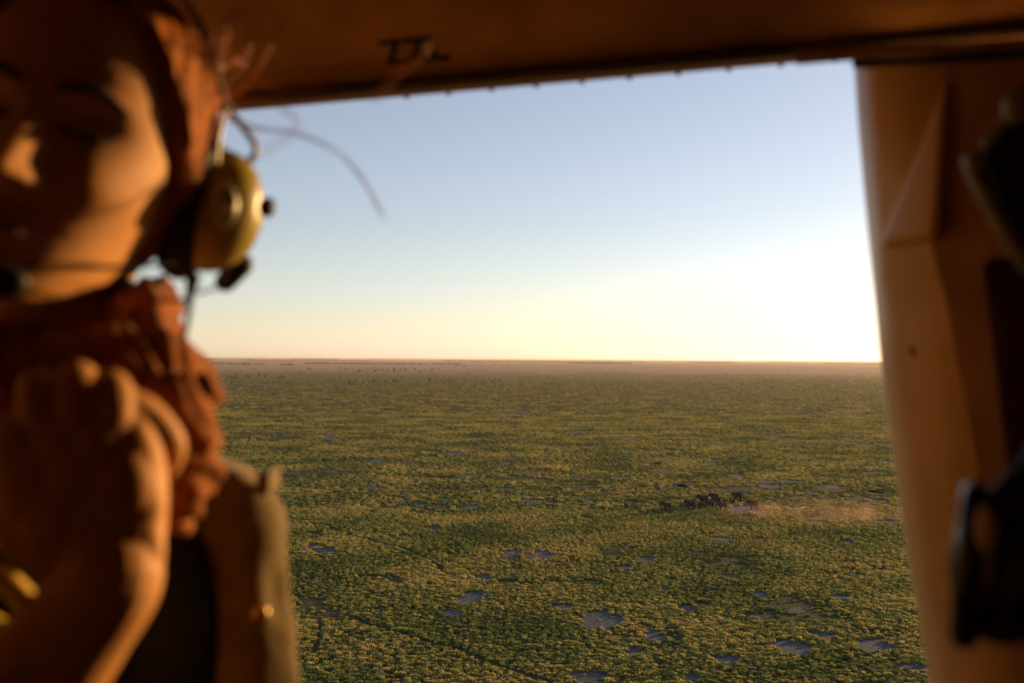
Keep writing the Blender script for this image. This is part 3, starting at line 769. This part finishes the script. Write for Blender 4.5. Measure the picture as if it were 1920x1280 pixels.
# brows, lashes, lips
def onface(x, z, lift=.0015):
    w_, yf, yb = prof(z); mid = yb * .55 + yf * .45
    s = min(1, abs(x) / w_) ** (1 / .92); cy_ = math.sqrt(max(0, 1 - s * s))
    return HD(x, mid + (yf - mid) * cy_ ** .85 + face_add(x, z) * min(1, cy_ * 2.2) + lift, z)
for s in (1, -1):
    MB().tube([onface(s * .012, .019), onface(s * .025, .0235), onface(s * .04, .0235), onface(s * .052, .016)], [.0022, .0030, .0026, .0012], 8, 5).build('eyebrow', lash_m, person)
    MB().tube([onface(s * .017, -.002), onface(s * .026, -.0055), onface(s * .038, -.0055), onface(s * .047, -.001)], [.0012, .0022, .0024, .0016], 8, 5).build('eyelashes', lash_m, person)
lp = MB()
lp.tube([onface(-.024, -.071, 0), onface(-.012, -.0665, -.001), onface(0, -.0685, -.001), onface(.012, -.0665, -.001), onface(.024, -.071, 0)], [.0012, .0034, .0034, .0034, .0012], 8, 5)
lp.tube([onface(-.022, -.072, 0), onface(-.010, -.077, -.002), onface(0, -.078, -.002), onface(.010, -.077, -.002), onface(.022, -.072, 0)], [.0012, .0042, .0048, .0042, .0012], 8, 5)
lp.build('lips', lip_skin, person)
# hair: cap pulled back, rolled over the temple, and loose strands
hc = MB(); hcv = []; hcf = []; n1, n2 = 220, 90
HL = [(-180, -.10), (-120, -.095), (-95, -.06), (-80, -.02), (-62, .030), (-45, .072), (-25, .090), (0, .094), (25, .090), (45, .072), (62, .030), (80, -.02), (95, -.06), (120, -.095), (180, -.10)]
for j in range(n2 + 1):
    for i in range(n1):
        ph = 2 * math.pi * i / n1; deg = math.degrees(ph); deg = deg - 360 if deg > 180 else deg
        zmin = float(np.interp(deg, [p[0] for p in HL], [p[1] for p in HL]))
        u = j / n2; zz = zmin + (.1188 - zmin) * (1 - (1 - u) ** 1.3)
        w_, yf, yb = prof(min(.1185, zz)); mid = yb * .55 + yf * .45
        roll_ = min(1, u / .10) ** .6                      # lifts off the skin at the hairline
        lock = math.sin(deg * .55 + 60 * zz + 3 * mnoise.noise(Vector((deg * .03, zz * 30, 1)))) * .0012 + mnoise.noise(Vector((deg * .22, zz * 14, 4))) * .0022
        gr_ = (.0085 + .004 * math.exp(-((abs(deg) - 75) / 30) ** 2) + lock) * roll_ + .001
        sx, fr = math.sin(ph), math.cos(ph)
        x = w_ * math.copysign(abs(sx) ** .92, sx); y = mid + ((yf - mid) if fr > 0 else (mid - yb)) * math.copysign(abs(fr) ** .85, fr)
        nx_, ny_ = sx, fr; up_ = max(0, zz / .119) ** 3
        hcv.append(HD(x + nx_ * gr_ * (1 - .6 * up_), y + ny_ * gr_ * (1 - .6 * up_), zz + gr_ * up_))
top = len(hcv); hcv.append(HD(0, 0, .141))
for j in range(n2):
    for i in range(n1): hcf.append((j * n1 + i, j * n1 + (i + 1) % n1, (j + 1) * n1 + (i + 1) % n1, (j + 1) * n1 + i))
for i in range(n1): hcf.append((n2 * n1 + i, n2 * n1 + (i + 1) % n1, top))
hc.add(hcv, hcf)
hc.ell(HD(0, -.105, -.01), (hx * .045, hy * .035, hz * .05))          # knot of hair at the nape
hair = hc.build('hair', hair_m, person)
st = MB()
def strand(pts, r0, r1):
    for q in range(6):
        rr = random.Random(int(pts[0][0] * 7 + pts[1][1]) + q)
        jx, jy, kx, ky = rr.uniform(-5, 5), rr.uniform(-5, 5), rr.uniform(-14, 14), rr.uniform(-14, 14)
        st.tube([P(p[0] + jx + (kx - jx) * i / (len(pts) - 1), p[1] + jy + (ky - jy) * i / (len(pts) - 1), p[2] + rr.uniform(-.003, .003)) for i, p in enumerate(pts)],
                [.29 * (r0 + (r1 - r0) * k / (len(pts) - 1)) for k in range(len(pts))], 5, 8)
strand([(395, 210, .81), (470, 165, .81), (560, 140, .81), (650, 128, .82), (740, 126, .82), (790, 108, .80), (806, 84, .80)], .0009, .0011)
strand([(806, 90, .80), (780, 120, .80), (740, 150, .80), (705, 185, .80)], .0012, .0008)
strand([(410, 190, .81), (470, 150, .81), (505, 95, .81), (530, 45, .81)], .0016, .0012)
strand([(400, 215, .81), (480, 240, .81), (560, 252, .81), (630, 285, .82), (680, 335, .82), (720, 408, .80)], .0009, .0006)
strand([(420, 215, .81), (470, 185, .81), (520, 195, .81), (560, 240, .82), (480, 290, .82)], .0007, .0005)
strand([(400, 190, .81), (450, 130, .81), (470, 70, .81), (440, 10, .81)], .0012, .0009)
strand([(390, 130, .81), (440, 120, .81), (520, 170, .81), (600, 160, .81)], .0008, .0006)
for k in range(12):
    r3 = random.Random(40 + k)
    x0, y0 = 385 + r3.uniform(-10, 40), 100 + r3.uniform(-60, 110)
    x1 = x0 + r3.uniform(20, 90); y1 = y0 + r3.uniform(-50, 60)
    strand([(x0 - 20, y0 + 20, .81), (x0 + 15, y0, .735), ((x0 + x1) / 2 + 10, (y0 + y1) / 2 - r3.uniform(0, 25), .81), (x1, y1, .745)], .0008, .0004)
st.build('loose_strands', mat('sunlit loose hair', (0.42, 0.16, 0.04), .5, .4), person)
# scarf: loops round the neck, a knot and a hanging end
sc = MB()
sc.tube([P(-120, 660, .74), P(0, 690, .705), P(110, 700, .69), P(205, 690, .69), P(262, 640, .705), P(285, 580, .745), P(290, 560, .80)], [.030, .030, .028, .026, .023, .021, .018], 16, 6)
sc.tube([P(-120, 720, .72), P(0, 730, .685), P(120, 705, .675), P(230, 690, .68), P(300, 690, .70), P(340, 720, .73)], [.030, .028, .028, .026, .026, .022], 16, 6)
sc.tube([P(228, 590, .735), P(262, 610, .72), P(296, 660, .71), P(318, 720, .70)], [.015, .019, .020, .020], 14, 6)
sc.ell(P(335, 790, .665), (RX * .026, UP * .034, F * .026)); sc.ell(P(372, 740, .675), (RX * .016, UP * .017, F * .018)); sc.ell(P(300, 750, .672), (RX * .024, UP * .022, F * .024))
sc.ell(P(378, 810, .672), (RX * .012, UP * .026, F * .018))
sc.tube([P(350, 820, .665), P(345, 880, .655), P(335, 935, .652), P(330, 972, .655)], [.020, .022, .020, .010], 14, 6)
sc.tube([P(365, 840, .668), P(385, 890, .662), P(392, 915, .662)], [.014, .013, .008], 12, 5)
def folds(co):
    p = co * 42.0
    return .0018 * math.sin(co.x * 520 + co.z * 330 + 6 * mnoise.noise(co * 22)) + .0060 * mnoise.noise(Vector((p.x * .9 + p.z * .5, p.y * .9, p.z * .4))) + .0017 * math.sin(co.x * 260 + co.z * 150 + 4 * mnoise.noise(co * 18))
sc.build('scarf', scarf_m, person, remesh=.0035, smit=3, disp=folds)
# jacket: shoulders, chest, hanging sleeve
jk = MB()
jk.tube([P(120, 1000, .80), P(360, 972, .79), P(448, 992, .775)], [.062, .056, .040], 18, 5)
jk.tube([P(60, 1020, .80), P(-330, 960, .80), P(-560, 1060, .80)], [.07, .07, .055], 18, 5)
jk.tube([P(452, 985, .775), P(478, 1120, .77), P(492, 1280, .755), P(500, 1480, .735), P(470, 1700, .70)], [.034, .029, .030, .031, .033], 24, 6, flat=(F, .5))
jk.tube([P(400, 960, .765), P(410, 1120, .752), P(415, 1290, .742), P(420, 1500, .735)], [.040, .040, .042, .044], 24, 6, flat=(F, .42))
jk.tube([P(-560, 1060, .80), P(-600, 1350, .76), P(-420, 1700, .66), P(-180, 1610, .61)], [.055, .052, .05, .047], 18, 6)
jk.ell(P(120, 1300, .80), (RX * .155, UP * .17, F * .085)); jk.ell(P(110, 1750, .80), (RX * .145, UP * .20, F * .09))
def cloth(co): return .0022 * mnoise.noise(co * 30) + .0009 * mnoise.noise(co * 110)
jacket = jk.build('jacket', jacket_m, person, remesh=.007, smit=4, disp=cloth)
ep = MB(); ep.box(P(503, 902, .755), (RX * .005 + UP * .0012, UP * .008, F * .018)); ep.build('epaulette', jacket_m, jacket, bevel=.002)
MB().ell(P(484, 1152, .742), (RX * .0085, UP * .0095, F * .005)).build('button', mat('brass button', (0.45, 0.27, 0.10), .35, .5, metallic=.7), jacket)
sh = MB(); sh.ell(P(330, 1260, .735), (RX * .035, UP * .12, F * .03)); sh.ell(P(150, 1150, .75), (RX * .08, UP * .12, F * .05)); sh.build('shirt', shirt_m, person, sub=1)
# bangle at the left edge
bg_ = MB(); ring(bg_, P(-48, 1175, .56), (RX * .030 - UP * .016), (F * .03 + UP * .020), .0072)
ring(bg_, P(-72, 1262, .56), (RX * .032 - UP * .016), (F * .03 + UP * .020), .0066)
bg_.build('bangle', mat('yellow bangle', (0.6, 0.40, 0.05), .4, .5), person)

# ------------------------------------------------------------------ her headset
green = mat('green ear cup shell', (0.30, 0.235, 0.035), 0.36, 0.5, noise=30, amount=.15, coat=.4)
steel = mat('steel', (0.30, 0.28, 0.24), 0.5, 0.4, metallic=.6, amount=.1)
head_set = thing('headset', P(400, 400, .70), 'green domed aviation headset with black ear cushion on the person', 'headset')
ua = hx; ub = (P(362, 262, .7) - P(300, 500, .7)).normalized()
ub = (ub - ua * ub.dot(ua)).normalized(); uc = ua.cross(ub)
PS = 1 if uc.dot(F) > 0 else -1
cc = HD(.079, -.034, -.018)
ring(MB(), cc, ub * .044, uc * .032, .0155).build('ear_cushion', blk2, head_set)
MB().ell(cc, (ua * .010, ub * .044, uc * .032)).build('cushion_pad', blk2, head_set)
cup = MB(); NU, NV = 32, 14; cv = []; cf = []
for j in range(NV + 1):
    t = j / NV; xx = .010 + .046 * t; rr = (1 - t ** 2.6) ** .55 if t < 1 else 0.0
    for i in range(NU):
        a = 2 * math.pi * i / NU
        cv.append(cc + ua * xx + ub * (.049 * max(rr, .02) * math.cos(a)) + uc * (.034 * max(rr, .02) * math.sin(a)))
for j in range(NV):
    for i in range(NU): cf.append((j * NU + i, j * NU + (i + 1) % NU, (j + 1) * NU + (i + 1) % NU, (j + 1) * NU + i))
cf.append(tuple(reversed(range(NU)))); cf.append(tuple(NV * NU + i for i in range(NU)))
ecup = cup.add(cv, cf).build('ear_cup', green, head_set)
MB().ell(cc + ua * .057 + ub * .012, (ua * .006, ub * .008, uc * .008)).build('volume_knob', blk2, ecup)
MB().tube([cc + ua * .046 - ub * .036 - uc * .01, cc + ua * .036 - ub * .052 - uc * .01], .0085, 12, 3).build('boom_socket', blk2, ecup)
MB().tube([cc + ua * .028 + ub * .036, cc + ua * .038 + ub * .055, P(424, 195, .765), P(402, 120, .77), P(372, 40, .775), P(300, -60, .775)], [.0030, .0028, .0030, .0030, .003, .003], 8, 6).build('headband', steel, head_set)
MB().tube([cc + ua * .018 + ub * .034 - uc * PS * .03, P(412, 250, .75), P(427, 200, .765)], .0020, 8, 5).build('stirrup', steel, head_set)
MB().ell(P(403, 120, .768), (RX * .006, UP * .008, F * .006)).build('slide_lock', steel, head_set)
MB().ell(cc + ua * .030 - uc * PS * .034 + ub * .004, (RX * .012, UP * .017, F * .006)).build('pivot_plate', steel, ecup)
MB().ell(cc + ua * .036 - uc * PS * .0365 + ub * .002, (RX * .0045, UP * .006, F * .004)).build('pivot_screw', mat('brass screw', (0.8, 0.6, 0.3), .12, .5, metallic=1), ecup)
MB().tube([cc + ua * .012 - ub * .040 - uc * .02, P(235, 502, .655), P(150, 497, .622), P(70, 498, .60), P(10, 510, .59)],   .0013, 8, 6).build('boom', mat('boom black', (0.006, 0.006, 0.006), .9, .05), head_set)
MB().ell(P(-15, 528, .585), (RX * .022, UP * .011, F * .011)).build('microphone', blk2, head_set)
MB().tube([P(372, 520, .68), P(352, 560, .68), P(300, 563, .70), P(262, 568, .72), P(200, 566, .74)], .0016, 8, 6).build('cable', blk2, head_set)
MB().tube([P(360, 515, .68), P(355, 560, .685), P(350, 610, .69), P(336, 660, .70), P(322, 700, .71)], [.0045, .003, .0018, .0016, .0016], 8, 6).build('cable', blk2, head_set)
MB().tube([P(425, 500, .69), P(410, 535, .69), P(375, 548, .685), P(352, 545, .68)], .0012, 6, 6).build('cable', blk2, head_set)

# ------------------------------------------------------------------ scatter the grass and far woods, then the air
gr = instancer('grass', np.stack([X, Y, np.zeros_like(X)], 1), np.stack([S, S, HH], 1), rng.integers(0, 5, len(X)), tufts)
gr['label'] = 'green and straw coloured tufts of grass covering the floodplain'

wd = instancer('distant_woodland', np.stack([wx, wy, np.zeros_like(wx)], 1), np.stack([ws * 1.8, ws * 1.8, ws * .75], 1), rng.integers(0, 4, len(wx)), woods)
wd['label'] = 'thin dark belt of woodland along the horizon'


hz_m = bpy.data.materials.new('haze'); hz_m.use_nodes = True
_n = hz_m.node_tree.nodes; _n.remove(_n['Principled BSDF']); _v = _n.new('ShaderNodeVolumePrincipled')
_v.inputs['Color'].default_value = (0.85, 0.75, 0.68, 1); _v.inputs['Density'].default_value = 2.6e-5; _v.inputs['Anisotropy'].default_value = 0.3
hz_m.node_tree.links.new(_v.outputs[0], _n['Material Output'].inputs['Volume'])
hb = MB().box((0, 0, 27.5), ((64000, 0, 0), (0, 64000, 0), (0, 0, 28.5))).build('haze', hz_m, smooth=False); hb['kind'] = 'stuff'

for o in bpy.data.objects:
    if '_o' in o: del o['_o']
